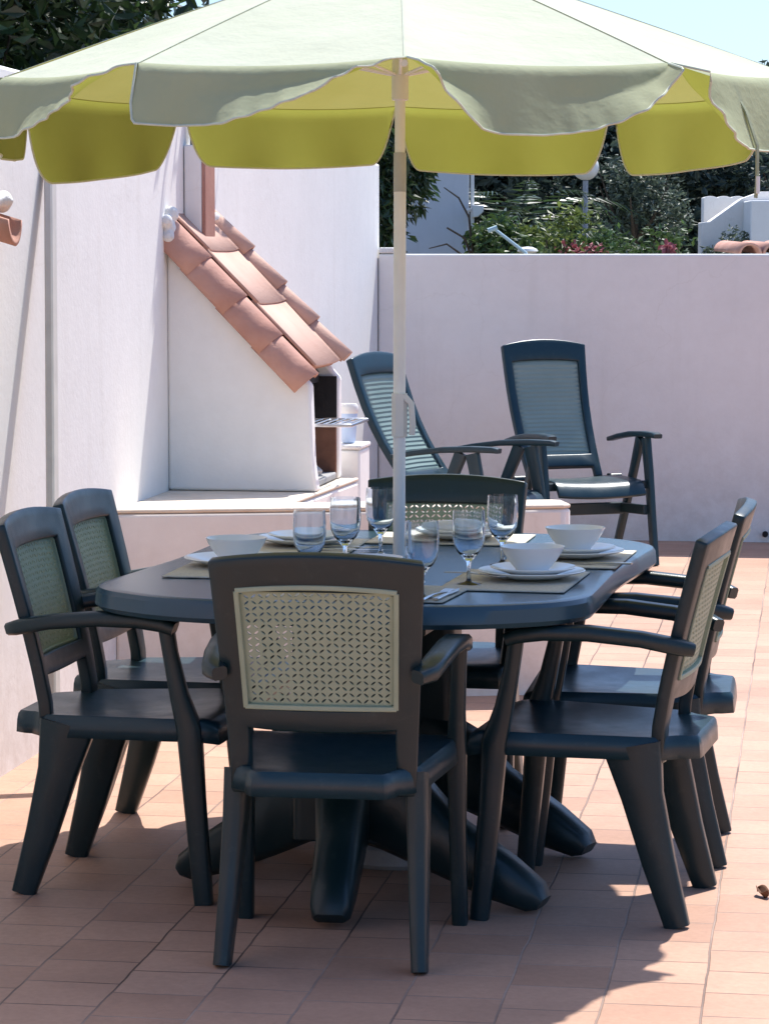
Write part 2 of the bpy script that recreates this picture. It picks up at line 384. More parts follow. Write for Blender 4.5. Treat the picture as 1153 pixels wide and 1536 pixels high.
MB().box(.0705, .085, .282, .453, 1.5, 1.9).build('brick_facing', M['terracotta_dark'], ch, bevel=.003)
MB().tube([(.035, .36, 1.95), (.035, .36, 2.16)], .026, 12).build('flue_pipe', M['dark_metal'], ch)

g = thing('grill_rack', 'thin steel grill rack sticking out of the barbecue opening', 'grill', W(-1.85, 10.46, .912), -YAW)
gr = MB(); gr.box(-.12, .165, -.25, -.236, -.006, .006); gr.box(-.12, .165, .136, .15, -.006, .006); gr.box(.153, .166, -.236, .136, -.005, .005)
gr.box(-.12, -.105, -.23, .13, -.006, .006)
gr.build('frame', M['steel'], g, bevel=.002)
rods = MB()
for k in range(9): rods.tube([(-.1+k*.03, -.235, .002), (-.1+k*.03, .135, .002)], .003, 6)
rods.build('rods', M['steel'], g)
for k, (x, y, z, a, lab) in enumerate([(-1.90, 10.30, .735, .3, 'whitish loose brick lying in the barbecue hearth nearest the opening edge'), (-1.93, 10.52, .74, -.5, 'whitish loose brick lying deeper in the barbecue hearth')]):
    o = MB().prism([(-.06, 0), (.055, -.01), (.065, .02), (.02, .04), (-.05, .033)], -.05, .05, 'y').build('loose_brick', M['ash_brick'], None, bevel=.006)
    o.location = W(x, y, z-.03); o.rotation_euler = (0, .15, -YAW+a); tag(o, lab, 'brick', 'loose bricks in the barbecue')
o = thing('masonry_pier', 'squat white masonry pier standing just right of the barbecue', 'pier', W(-1.865, 10.87, 0), -YAW)
MB().box(0, .105, 0, .24, -.02, .775).build('pier_body', M['wall'], o, bevel=.01); MB().box(-.004, .109, -.004, .244, .777, .795).build('pier_cap', M['mortar'], o, bevel=.006)
j = thing('plastic_canister', 'white and pale blue plastic canister standing on the barbecue side by the grill', 'canister', W(-1.825, 10.98, .797), -YAW)
MB().lathe([(.024, 0), (.028, .004), (.034, .08), (.037, .12), (.034, .125)], 20).build('body', M['blue_plastic'], j)
MB().lathe([(.038, .118), (.04, .122), (.04, .145), (.034, .155), (.0341, .156)], 20).build('lid', M['plastic_white'], j)

# spout tile on the left wall
o = thing('terracotta_spout', 'terracotta spout tile set in white mortar high on the left wall', 'spout', W(-2.385, 7.88, 1.62), -YAW)
def fn(a, c):
    q = math.pi*(1+a); return (c*.10, .075*math.cos(q), .0+.075*math.sin(q)-.03*c+.05)
MB().grid(fn, 12, 3).build('tile', M['terracotta'], o, solid=.014)
blob('mortar_cap', [(.04, -.03, .07, .03), (.06, .02, .08, .028), (.05, .04, .07, .03), (.075, 0, .075, .022)], M['mortar'], o)

# leaning pole
o = thing('leaning_pole', 'slim greyish pole leaning against the tall left wall behind the chairs', 'pole', (0, 0, 0))
top = Vector((-1.035, 8.74, 1.885)); bot = Vector((-.945, 7.92, .0))
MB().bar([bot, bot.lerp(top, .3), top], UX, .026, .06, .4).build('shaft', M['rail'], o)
tp = top+(top-bot).normalized()*.0
MB().tube([tp, tp+(top-bot).normalized()*.03], .018, 12).build('end_cap', M['plastic_white'], o)

# ------------------------------------------------------------------ dining chair
def by(z):                                     # back profile
    tt = max(0, (z-.42)/.49); return -.195-.115*tt**1.25
def lerp(a, b, t): return a+(b-a)*t
def make_chair():
    root = thing('garden_chair', 'x', 'chair', group='dark green resin chairs round the table')
    # seat
    def fn(a, c):
        u = a*2-1; y = lerp(-.262, .245, c); hw = lerp(.190, .238, min(1, c*1.3))
        hw *= (.80+.20*min(1, max(0, (c-.09)/.07)))*(1-.10*max(0, (.09-c)/.09)**2)*(1-.05*max(0, (c-.93)/.07)**2)
        z = .440-.018*math.sin(math.pi*c)*(1-u*u)-.008*(1-c)
        if c > .9: z -= .9*(c-.9)**2
        return (u*hw, y, z)
    NU, NV = 16, 24
    st = MB().grid(fn, NU, NV)
    per = [(k/NU, 0) for k in range(NU)]+[(1, k/NV) for k in range(NV)]+[(1-k/NU, 1) for k in range(NU)]+[(0, 1-k/NV) for k in range(NV)]
    P_ = [Vector(fn(*q)) for q in per]; n_ = len(P_); rings = [P_]
    for dz, do in ((.006, .005), (.02, .008), (.05, .010)):         # one closed rolled-down skirt
        rg_ = []
        for k in range(n_):
            t_ = (P_[(k+1) % n_]-P_[k-1]); t_.z = 0; t_.normalize()
            rg_.append(P_[k]+Vector((t_.y, -t_.x, 0))*do-Vector((0, 0, dz)))
        rings.append(rg_)
    b_ = len(st.v)
    for r_ in rings: st.v += [tuple(v) for v in r_]
    for q in range(len(rings)-1):
        for k in range(n_): st.f.append((b_+q*n_+k, b_+q*n_+(k+1) % n_, b_+(q+1)*n_+(k+1) % n_, b_+(q+1)*n_+k))
    st.build('seat', M['resin_blue'], root, solid=.007, offset=0, angle=50)
    # back frame
    zs = [.375, .46, .528, .548, .572, .65, .72, .79, .825, .85, .875, .893]
    HO = lambda z: lerp(.200, .231, min(1, max(0, (z-.4)/.5)))
    HI = lambda z: lerp(.158, .168, min(1, max(0, (z-.55)/.28)))
    cols = 8
    def pt(i, r, y_off=0):
        z = zs[r]; o_, i_ = HO(z), HI(z)
        xs = [-o_, -(o_+i_)/2, -i_]+[lerp(-i_, i_, k/cols) for k in range(1, cols)]+[i_, (o_+i_)/2, o_]
        x = xs[i]
        if r >= 8: z += .018*(1-(x/o_)**2)*(r-7)/4
        if r in (3, 2, 4): z += {2: .012, 3: .008, 4: .004}[r]*(1-(x/o_)**2)*-1
        pass
        return (x, by(z)+.40*x*x, z)
    n = cols+5; fb_ = MB(); fb_.v = [pt(i, r) for r in range(len(zs)) for i in range(n)]
    for r in range(len(zs)-1):
        for i in range(n-1):
            mid = 2 <= i < n-3
            if mid and (r < 2 or 4 <= r < 8): continue
            fb_.f.append((r*n+i, r*n+i+1, (r+1)*n+i+1, (r+1)*n+i))
    fb_.build('back_frame', M['resin'], root, solid=.030, offset=0, bevel=.005, angle=50)
    # pierced cane panel
    pn = MB(); NX, NZ = 10, 9; z0, z1 = .57, .828
    def pp(a, c):
        z = lerp(z0, z1, c)+.01*c*(1-(2*a-1)**2); x = lerp(-1, 1, a)*(HI(z)+.004)
        return (x, by(z)+.40*x*x-.006, z)
    ts = [.16, .3, .5, .7, .84]; wd = [0, .085, .115, .085, 0]
    def cell(a0, c0, da, dc):
        for sx in (0, 1):
            for sz in (0, 1):
                def m(p, q): return pp(a0+da*(.5+(p*.5 if sx else -p*.5)), c0+dc*(.5+(q*.5 if sz else -q*.5)))
                up = [m(t_-w_, t_+w_) for t_, w_ in zip(ts, wd)]; dn = [m(t_+w_, t_-w_) for t_, w_ in zip(ts, wd)]
                A = [m(0, 0)]+up+[m(1, 1), m(0, 1)]; B = [m(0, 0)]+dn+[m(1, 1), m(1, 0)]
                pn.add(A, [tuple(range(8))]); pn.add(B, [tuple(range(8))])
    ma, mc = .035, .035
    for i in range(NX):
        for k in range(NZ): cell(ma+(1-2*ma)*i/NX, mc+(1-2*mc)*k/NZ, (1-2*ma)/NX, (1-2*mc)/NZ)
    for k in range(NX):                        # solid rim
        a0, a1 = ma+(1-2*ma)*k/NX, ma+(1-2*ma)*(k+1)/NX
        pn.add([pp(a0, 0), pp(a1, 0), pp(a1, mc), pp(a0, mc)], [(0, 1, 2, 3)]); pn.add([pp(a0, 1-mc), pp(a1, 1-mc), pp(a1, 1), pp(a0, 1)], [(0, 1, 2, 3)])
    for k in range(NZ):
        c0, c1 = mc+(1-2*mc)*k/NZ, mc+(1-2*mc)*(k+1)/NZ
        pn.add([pp(0, c0), pp(ma, c0), pp(ma, c1), pp(0, c1)], [(0, 1, 2, 3)]); pn.add([pp(1-ma, c0), pp(1, c0), pp(1, c1), pp(1-ma, c1)], [(0, 1, 2, 3)])
    pn.build('cane_panel', M['cane'], root, solid=.004, offset=0, smooth=False)
    rm = MB()                                  # raised bead round the panel
    loop = [(0, 0), (1, 0), (1, 1), (0, 1)]
    for q in range(4):
        a, c = loop[q], loop[(q+1) % 4]
        pts = [Vector(pp(lerp(a[0], c[0], k/8), lerp(a[1], c[1], k/8)))+Vector((0, -.002, 0)) for k in range(9)]
        rm.bar(pts, (0, 1, 0), .022, .011, .3)
    rm.build('panel_bead', M['cane'], root)
    for s in (-1, 1):
        MB().bar([(s*.213, -.262, .645), (s*.232, -.235, .652), (s*.243, -.15, .668), (s*.252, -.03, .679), (s*.258, .07, .678), (s*.259, .13, .670), (s*.259, .158, .660)],
                 (1, 0, 0), [.035, .05, .052, .054, .055, .055, .052], [.03, .036, .034, .034, .034, .034, .030], .4).build('armrest', M['resin'], root, angle=50)
        MB().bar([(s*.257, .137, .655), (s*.255, .145, .60), (s*.25, .165, .50), (s*.246, .188, .42), (s*.247, .20, .25), (s*.251, .222, 0)],
                 (1, 0, 0), [.036, .034, .036, .042, .038, .034], [.034, .034, .042, .058, .050, .042], .35).build('leg', M['resin'], root, angle=50)
        MB().bar([(s*.198, -.125, .415), (s*.202, -.15, .30), (s*.208, -.19, .15), (s*.216, -.236, 0)],
                 (1, 0, 0), [.044, .042, .038, .033], [.135, .096, .076, .056], .3).build('leg', M['resin'], root, angle=50)
    return root
proto = make_chair()
spots = [((-.105, 6.17), 8, 'dark green resin chair seen from behind at the near end of the table'),
         ((-.600, 6.835), 100.7, 'dark resin chair at the left side of the table, nearer the camera'),
         ((-.525, 7.40), 100.7, 'dark resin chair at the left side of the table, nearer the barbecue bench'),
         ((.500, 6.585), 285, 'dark resin chair at the right side of the table, nearer the camera'),
         ((.635, 7.205), 278.5, 'dark resin chair at the right side of the table, farther from the camera'),
         ((.125, 7.715), 191, 'dark green resin chair facing the camera at the far end of the table')]
for i, (p, a, lab) in enumerate(spots):
    o = proto if i == 0 else copy_tree(proto)
    place(o, (p[0], p[1], .001), a); o['label'] = lab

# ------------------------------------------------------------------ recliners
def make_recliner(lean_deg):
    root = thing('reclining_chair', 'x', 'recliner', group='folding recliners by the far wall')
    L = .73; lean = R(lean_deg)
    hinge = Vector((0, -.19, .41)); ax = Vector((0, -math.sin(lean), math.cos(lean))); nx = Vector((0, math.cos(lean), math.sin(lean)))
    def P(x, s, h=0):
        s2 = s/L; bend = -.045*math.sin(math.pi*min(1, s2))     # gentle S curve
        return hinge+ax*s+nx*(h+bend)+Vector((x, 0, 0))
    ss = [0, .06, .13, .2, .3, .4, .5, .6, .64, .68, .715, L]
    HO = lambda s: lerp(.205, .232, s/L); HI = lambda s: lerp(.165, .188, s/L); cols = 6
    fr = MB(); n = cols+5
    for r, s in enumerate(ss):
        o_, i_ = HO(s), HI(s)
        xs = [-o_, -(o_+i_)/2, -i_]+[lerp(-i_, i_, k/cols) for k in range(1, cols)]+[i_, (o_+i_)/2, o_]
        for x in xs:
            s3 = s+(.03*(1-(x/o_)**2)*(r-6)/5 if r > 6 else 0)
            fr.v.append(tuple(P(x, s3)))
    for r in range(len(ss)-1):
        for i in range(n-1):
            if 2 <= i < n-3 and (r == 0 or 2 <= r < 8): continue
            fr.f.append((r*n+i, r*n+i+1, (r+1)*n+i+1, (r+1)*n+i))
    fr.build('backrest_frame', M['resin_blue'], root, solid=.036, offset=0, bevel=.007, angle=50)
    MB().grid(lambda a, c: tuple(P(lerp(-1, 1, a)*(HI(lerp(.12, .65, c))+.005), lerp(.12, .65, c)+(.012*c*(1-(2*a-1)**2)), .002)), 8, 16).build('back_panel', M['sling'], root, solid=.006, offset=0)
    sl = MB()
    for k in range(21):
        s = .15+k*.0235
        sl.bar([P(-HI(s)*.97, s, .006), P(0, s+.003, .006), P(HI(s)*.97, s, .006)], (0, 1, 0), .0014, .012, .3)
    sl.build('back_slats', M['sling'], root)
    def sf(a, c):
        u = a*2-1; y = lerp(-.2, .28, c); return (u*.235, y, .42+.012*math.sin(c*3)-.012*(1-u*u)-(.9*(c-.85)**2*3 if c > .85 else 0))
    MB().grid(sf, 10, 14).build('seat', M['resin_blue'], root, solid=.02, bevel=.004, angle=50)
    for s in (-1, 1):
        x = s*.285
        MB().bar([(x, -.27, .60), (x, -.15, .622), (x, 0, .642), (x, .15, .650), (x, .27, .650), (x, .30, .646)], (1, 0, 0), [.04, .048, .05, .05, .05, .045], [.022, .026, .028, .028, .027, .022], .35).build('armrest', M['resin_blue'], root, angle=50)
        MB().bar([(x, .16, .63), (x, .20, .45), (x, .235, .25), (x, .28, 0)], (1, 0, 0), .03, [.066, .058, .05, .045], .3).build('leg', M['resin_blue'], root, angle=50)
        MB().bar([(x-s*.002, .10, .63), (x-s*.002, .02, .45), (x-s*.002, -.09, .22), (x-s*.002, -.2, 0)], (1, 0, 0), .03, [.062, .052, .047, .042], .3).build('leg', M['resin_blue'], root, angle=50)
        MB().bar([(x-s*.028, .22, .275), (x-s*.028, -.07, .265)], (1, 0, 0), .022, .05, .3).build('side_stretcher', M['resin_blue'], root)
        MB().tube([(x-s*.06, -.16, .41), (x+s*.01, -.16, .41)], .022, 12).build('hinge', M['resin'], root)
    MB().bar([(-.26, -.06, .262), (.26, -.06, .262)], (0, 1, 0), .03, .06, .3).build('cross_bar', M['resin_blue'], root)
    MB().bar([(-.27, .19, .40), (.27, .19, .40)], (0, 1, 0), .03, .04, .3).build('cross_bar', M['resin_blue'], root)
    return root
r0 = make_recliner(24); place(r0, (.985, 14.05, .001), 160); r0['label'] = 'dark blue recliner with its back leaning on the far wall side, right of the pair'
r1 = make_recliner(29); place(r1, (.415, 13.2, .001), 121); r1['label'] = 'dark blue recliner turned sideways behind the parasol pole, left of the pair'

# ------------------------------------------------------------------ table
TC = Vector((.022, 7.115, 0)); TY = R(13)
tb = thing('dining_table', 'oblong dark blue resin garden table laid for six under the parasol', 'table', TC, -TY)
HW, HL, CX, CY = .582, .85, .25, .19
def rounded(poly, r, seg=6):
    out = []; n = len(poly)
    for i in range(n):
        p, a, c = Vector(poly[i]), Vector(poly[i-1]), Vector(poly[(i+1) % n])
        d1 = (a-p).normalized(); d2 = (c-p).normalized()
        s, e = p+d1*r, p+d2*r
        for k in range(seg+1):
            t_ = k/seg; out.append(tuple((s*(1-t_)**2+p*2*t_*(1-t_)+e*t_*t_)))
    return out
octo = [(-HW+CX, -HL), (HW-CX, -HL), (HW+.022, -HL+CY), (HW-.004, 0), (HW+.022, HL-CY), (HW-CX, HL), (-HW+CX, HL), (-HW-.022, HL-CY), (-HW+.004, 0), (-HW-.022, -HL+CY)]
OUT = rounded(octo, .145, 12)
def ring(sc, z): return [(x*(1-sc/HW), y*(1-sc/HL), z) for x, y in OUT]
tt = MB(); levels = [ring(.03, .70), ring(.006, .70), ring(-.004, .712), ring(-.002, .742), ring(.004, .752), ring(.014, .7555), ring(.03, .7545), ring(.04, .755)]
n = len(OUT)
for k, l in enumerate(levels): tt.v += l
for k in range(len(levels)-1):
    for i in range(n): tt.f.append((k*n+i, k*n+(i+1) % n, (k+1)*n+(i+1) % n, (k+1)*n+i))
# inner top with the parasol hole
hole = [(.014+.03*math.cos(2*math.pi*i/n+math.atan2(OUT[0][1], OUT[0][0])), .03*math.sin(2*math.pi*i/n+math.atan2(OUT[0][1], OUT[0][0])), .755) for i in range(n)]
b0 = len(tt.v); tt.v += hole; k = len(levels)-1
for i in range(n): tt.f.append((k*n+i, k*n+(i+1) % n, b0+(i+1) % n, b0+i))
tt.f.append(tuple(range(n)))
tt.build('tabletop', M['table'], tb, angle=30)
ap = MB()
for y in (-.45, .28):
    ap.bar([(-.45, y, .685), (.45, y, .685)], (0, 1, 0), .05, .03)
for x in (-.22, .22): ap.bar([(x, -.72, .684), (x, .72, .684)], (1, 0, 0), .04, .03)
ap.build('under_frame', M['resin'], tb)
def pedestal(y, feet):
    pd = MB(); pd.prism(rounded([(-.13, -.07), (.13, -.07), (.13, .07), (-.13, .07)], .03, 4), .14, .675)
    pdo = pd.build('pedestal', M['resin'], tb, bevel=.004)
    pdo.location = (0, y, 0)
    for (fx, fy) in feet:
        p = Vector((fx, fy-y, 0)); L = p.length; d = p.normalized(); sd = Vector((-d.y, d.x, 0))
        fo = MB().bar([d*.04+Vector((0, 0, .25)), d*.14+Vector((0, 0, .215)), d*(L*.5)+Vector((0, 0, .145)), d*(L*.8)+Vector((0, 0, .075)), d*(L*.96)+Vector((0, 0, .038)), d*L+Vector((0, 0, .026))],
                 sd, [.12, .115, .105, .10, .09, .07], [.22, .20, .14, .105, .066, .03], .4)
        f = fo.build('foot', M['resin'], tb, angle=50); f.location = (0, y, 0)
pedestal(-.47, [(-.44, -.40), (.49, -.56), (.04, -.83)])
pedestal(.20, [(.50, .06), (-.48, .14), (.0, .62)])

# ------------------------------------------------------------------ parasol
PB = Vector((.036, 7.115, 0)); PT = Vector((.040, 7.25, 0)); N = 10; RAD = 1.022
pr = thing('garden_parasol', 'large pale green parasol with drooping valance flaps over the dining table', 'parasol', (0, 0, 0))
def pole_at(z): return PB.lerp(PT, z/2.0)+Vector((0, 0, z))
MB().lathe([(.02, .0), (.20, .0), (.21, .012), (.205, .05), (.17, .065), (.045, .07), (.04, .10), (.03, .102), (.0301, .103)], 40, (PB.x, PB.y, .001)).build('base', M['concrete'], pr)
MB().tube([pole_at(.09), pole_at(.8), pole_at(1.70)], .0158, 20).build('lower_pole', M['pole'], pr)
MB().tube([pole_at(1.70), pole_at(1.80)], .0162, 20).build('pole_sleeve', M['sleeve'], pr)
MB().tube([pole_at(1.80), pole_at(2.34)], .0135, 20).build('upper_pole', M['pole'], pr)
MB().tube([pole_at(1.935), pole_at(1.945), pole_at(2.03), pole_at(2.045)], [.021, .022, .021, .018], 20).build('runner', M['plastic_white'], pr)
cl = MB(); c0 = pole_at(1.13)
cl.bar([c0+Vector((.0, -.004, -.055)), c0+Vector((.0, -.004, .055))], (1, 0, 0), .04, .044, .5)
cl.bar([c0+Vector((.012, -.016, .05)), c0+Vector((.03, -.022, .03)), c0+Vector((.034, -.022, -.02)), c0+Vector((.032, -.02, -.05))], (0, 1, 0), .018, .016, .4)
cl.build('height_clamp', M['plastic_white'], pr)
APEX = 2.335; RIM = 1.972
def zr(r): q = r/RAD; return APEX-(APEX-RIM)*(q*.94+.06*q*q)
def rim(i): a = -math.pi/2+2*math.pi*i/N+R(.2); return Vector((math.cos(a)*RAD, math.sin(a)*RAD, 0))
CT = PT.copy()
rng = random.Random(3)
cano = MB()
K = 12; RR = 14
for i in range(N):
    A, B = rim(i), rim(i+1)
    def fn(a, c):
        p = A.lerp(B, a)*c; r = p.length
        base = lerp(zr((A*c).length), zr((B*c).length), a)
        # cloth sags a little between the ribs
        sag = .020*4*a*(1-a)*c*(1-.3*c)
        cr = .004*c**3*math.sin(a*44+i*2.1)*(1-min(1, 3*min(a, 1-a)))+.003*c*c*math.sin(c*23+a*9+i)*a*(1-a)*4
        cr *= min(1, (1-c)*9)
        return (CT.x+p.x, CT.y+p.y, base-sag+cr)
    cano.grid(fn, K, RR)
can = cano.build('canopy', M['canopy'], pr, angle=60, out=(CT.x, CT.y, 1.2))
sm = MB()
for i in range(N):
    A = rim(i); tn = Vector((-A.y, A.x, 0)).normalized()
    L_ = [Vector((CT.x+A.x*c, CT.y+A.y*c, zr(RAD*c)+.0015)) for c in [k/14 for k in range(1, 15)]]
    sm.bar(L_, tn, .004, .0014, .3)
sm.build('seam', M['canopy'], can)
# valance flaps: (drop, left corner run, right corner run, flare, curl) per side, seen from outside
FL = {}
for i in range(N): FL[i] = dict(drop=.20, l=.06, r=.06, flare=.02, curl=0)
# outside view, panel i runs from rim i (left when facing it from the near side for i=0) to rim i+1
FL[0] = dict(drop=.18, l=.24, r=.40, le=.6, re=.45, flare=.075, curl=.055)      # near, right of the pole
FL[N-1] = dict(drop=.16, l=.035, r=.62, re=.6, flare=.08, curl=.06)      # near, left of the pole
FL[1] = dict(drop=.20, l=.25, r=.25, le=.45, re=.5, flare=.06, curl=.05)       # right front
FL[N-2] = dict(drop=.168, l=.08, r=.62, re=.7, flare=.075, curl=.04)     # left front
FL[4] = dict(drop=.212, l=.12, r=.10, flare=.02, curl=0, tilt=-.08); FL[5] = dict(drop=.192, l=.10, r=.13, flare=.02, curl=0, tilt=.06)
FL[6] = dict(drop=.235, l=.15, r=.17, flare=.035, curl=0, tilt=.30); FL[3] = dict(drop=.21, l=.16, r=.13, flare=.025, curl=0, tilt=.20)
for i in range(N):
    A, B = rim(i), rim(i+1); F = FL[i]; nrm_ = ((A+B)/2).normalized(); tan = (B-A).normalized(); ph = rng.random()*6
    def fn(a, c, F=F, A=A, B=B, nrm_=nrm_, ph=ph):
        # corner rounding: the hem rises to the rib tip over the run l or r
        def corner(x, run, ex):
            if x >= run: return 1
            q = x/run; return max(.02, math.sin(q*math.pi/2)**.55 if run < .2 else math.sin(q*math.pi/2)**ex if ex < .5 else q**ex)
        h = F['drop']*(1+F.get('tilt', 0)*(a-.5))*min(corner(a, F['l'], F.get('le', .6)), corner(1-a, F['r'], F.get('re', .6)))
        d = h*c
        el = 1-min(1, a/max(F['l'], .05)*.75) if F['l'] > .2 else 0; er = 1-min(1, (1-a)/max(F['r'], .05)*.75) if F['r'] > .2 else 0
        e_ = max(el, er)*min(1, h/.06)*(1 if F['curl'] else 0)          # how far the loose corner is blown up
        c1 = .50; fold = max(0, (c-c1)/(1-c1))*e_
        d *= 1-.16*fold
        ro_ = .03; q_ = min(d/ro_, 1.25); t1 = d/.2
        out = ro_*math.sin(q_)+max(0, d-ro_*1.25)*(.28+F['flare'])*(1 if F['flare'] > .05 else .12)+1.5*F['curl']*fold*(1.0+.16*math.sin(a*31+ph)+.10*math.sin(a*83+2*ph))+.010*math.sin(a*15+ph)*c*c*(1 if F['curl'] else .9)
        out -= .004*max(0, 1-c*8)
        z = RIM-.014*4*a*(1-a)-(ro_*(1-math.cos(q_))+max(0, d-ro_*1.25)*.95)+F['curl']*.25*fold*fold+.003*fold*math.sin(a*70+ph*2)+.0025*max(0, 1-c*8)
        p = A.lerp(B, a); return (CT.x+p.x+nrm_.x*out, CT.y+p.y+nrm_.y*out, z)
    fo = MB().grid(fn, 56, 18); f = fo.build('valance_flap', M['fabric'], can, angle=70, out=(CT.x, CT.y, 1.6))
    # stitched hem
    hem = [Vector(fn(k/80, 1)) for k in range(81)]
    MB().tube(hem, .0030, 6).build('hem', M['piping'], f)
for i in range(N):
    e = rim(i); tip = Vector((CT.x+e.x*.995, CT.y+e.y*.995, RIM-.012)); c_ = Vector((CT.x, CT.y, APEX-.03))
    rb = MB().tube([c_+Vector((e.x, e.y, 0)).normalized()*.03, tip], .005, 8).build('rib', M['pole'], pr)
    MB().tube([tip-Vector((e.x, e.y, 0))*.015, tip+Vector((e.x, e.y, 0))*.008], .008, 8).build('rib_tip', M['plastic_white'], rb)
    mid = c_.lerp(tip, .55); q = pole_at(2.0)+Vector((e.x, e.y, 0)).normalized()*.024
    MB().tube([q, mid-Vector((0, 0, .006))], .004, 8).build('strut', M['pole'], rb)
MB().lathe([(.03, 0), (.028, .012), (.012, .02), (.015, .04), (.008, .06), (.001, .062)], 16, (CT.x, CT.y, APEX-.004)).build('finial', M['plastic_white'], pr)
A, B = rim(1), rim(2); p = A.lerp(B, .42); nn = ((A+B)/2).normalized()
sp = Vector((CT.x+p.x, CT.y+p.y, RIM))
pts = [sp+nn*.012+Vector((0, 0, -.03)), sp+nn*.055+Vector((.002, 0, -.10)), sp+nn*.085+Vector((.002, 0, -.18)), sp+nn*.088+Vector((0, 0, -.26)), sp+nn*.088+Vector((-.003, 0, -.30))]
MB().bar(pts, (nn.y*-1, nn.x, 0), .012, .004, .2).build('tie_strap', M['fabric'], pr)
MB().tube([pts[-1]+Vector((.004, -.004, .05)), pts[-1]+Vector((.004, -.004, .01))], .005, 8).build('strap_toggle', M['plastic_white'], pr)

# ------------------------------------------------------------------ table settings
ZT = .7565
def lathe_obj(name, prof, m, parent=None, seg=48): return MB().lathe(prof, seg, (0, 0, 0), closed=True).build(name, m, parent, angle=50)
plate_prof = [(.001, .004), (.075, .004), (.085, .007), (.128, .019), (.130, .021), (.128, .0225), (.083, .011), (.074, .008), (.001, .008)]
side_prof = [(x*.80, z) for x, z in plate_prof]
bowl_prof = [(.001, .003), (.030, .003), (.036, .0), (.040, .0), (.041, .006), (.058, .026), (.071, .046), (.077, .058), (.0775, .0605), (.075, .0605), (.068, .047), (.054, .029), (.035, .011), (.001, .008)]
glass_prof = [(.001, .0), (.031, .0), (.0325, .002), (.030, .004), (.010, .008), (.0055, .014), (.0048, .04), (.006, .058), (.014, .07), (.028, .086), (.0365, .106), (.0395, .135), (.039, .165), (.0375, .192), (.0365, .192), (.038, .165), (.0382, .135), (.0352, .107), (.0265, .088), (.012, .0755), (.001, .072)]
mats_ = [('near the front-left corner, in front of the near left chair', (-.36, 6.97), 100), ('at the far left place setting', (-.22, 7.50), 100), ('at the near end of the table', (-.04, 6.47), 14),
         ('at the near right place setting', (.315, 6.70), 284), ('at the far right place setting', (.475, 7.20), 282), ('at the far end of the table', (.185, 7.70), 191)]
pm0 = pl0 = None
zp = {}
for i, (wh, p, a) in enumerate(mats_):
    if pm0 is None:
        mm = MB(); mm.grid(lambda a_, c: ((a_-.5)*.43, (c-.5)*.30, .0032+.0006*math.sin(a_*40)*math.sin(c*31)), 24, 18)
        pm0 = mm.build('placemat', M['placemat'], solid=.003); o = pm0
    else:
        o = pm0.copy(); C.objects.link(o)
    place(o, (p[0], p[1], ZT), a+random.uniform(-2, 2)); tag(o, 'straw coloured woven placemat '+wh, 'placemat', 'placemats on the table')
pl_dup = None
def dup_mesh(store, key, name, prof, m, seg=48):
    if key not in store: store[key] = lathe_obj(name, prof, m, None, seg); return store[key]
    o = store[key].copy(); C.objects.link(o); return o
ST = {}
names = ['near left', 'far left', 'near end', 'near right', 'far right', 'far end']
for i, (wh, p, a) in enumerate(mats_):
    z = ZT+.0042
    ctr = [(-.375, 7.02), (-.215, 7.53), (-.035, 6.48), (.355, 6.725), (.49, 7.20), (.20, 7.69)][i]
    o = dup_mesh(ST, 'plate', 'dinner_plate', plate_prof, M['china']); o.location = (*ctr, z)
    tag(o, 'large white dinner plate at the bottom of the %s place setting' % names[i], 'plate', 'white plates on the table')
    if i != 0:
        o = dup_mesh(ST, 'side', 'side_plate', side_prof, M['china']); o.location = (ctr[0]+.004, ctr[1]-.003, z+.0085)
        tag(o, 'smaller white plate stacked on the dinner plate at the %s place setting' % names[i], 'plate', 'white side plates on the table')
    if i in (0, 2, 3, 4):
        o = dup_mesh(ST, 'bowl', 'soup_bowl', bowl_prof, M['china']); o.location = (ctr[0]+.002, ctr[1]+.004, z+(.0175 if i else .009))
        tag(o, 'white soup bowl on the plates of the %s place setting' % names[i], 'bowl', 'white bowls on the table')
# folded napkin roll on the far end plate
nk = MB(); nk.bar([(-.10, 0, .016), (-.04, .003, .02), (.05, -.002, .019), (.10, 0, .014)], (0, 1, 0), [.035, .05, .052, .04], [.018, .028, .026, .016], .6)
o = nk.build('napkin', M['mortar'], angle=60); place(o, (.205, 7.675, ZT+.021), 8); tag(o, 'rolled white napkin lying across the far end plate', 'napkin')
gl = [((.085, 6.35), 'stemmed glass beside the near end place, right of the parasol pole'), ((.200, 6.62), 'stemmed glass left of the near right bowl'),
      ((.298, 7.05), 'stemmed glass standing in front of the far chair, rightmost of the glasses'), ((-.178, 6.62), 'stemmed glass standing just above the near chair back, leftmost of the glasses'),
      ((-.098, 6.97), 'stemmed glass by the far left plates, between two other glasses'), ((-.010, 7.26), 'stemmed glass just left of the parasol pole')]
for p, lab in gl:
    o = dup_mesh(ST, 'glass', 'wine_glass', glass_prof, M['glass'], 40); o.location = (*p, ZT+.0005); o.scale = (1, 1, .93)
    tag(o, lab, 'glass', 'stemmed glasses on the table')
def spoon():
    s = MB(); s.bar([(0, -.10, .002), (0, -.03, .006), (0, .035, .004)], (1, 0, 0), [.012, .006, .006], [.0025, .003, .003], .3)
    s.grid(lambda a, c: (math.cos(a*6.283)*.019*math.sin(c*1.57), .065+math.sin(a*6.283)*.031*math.sin(c*1.57), .0065-.008*math.cos(c*1.57)), 20, 5)
    return s.build('spoon', M['steel'], solid=.0012)
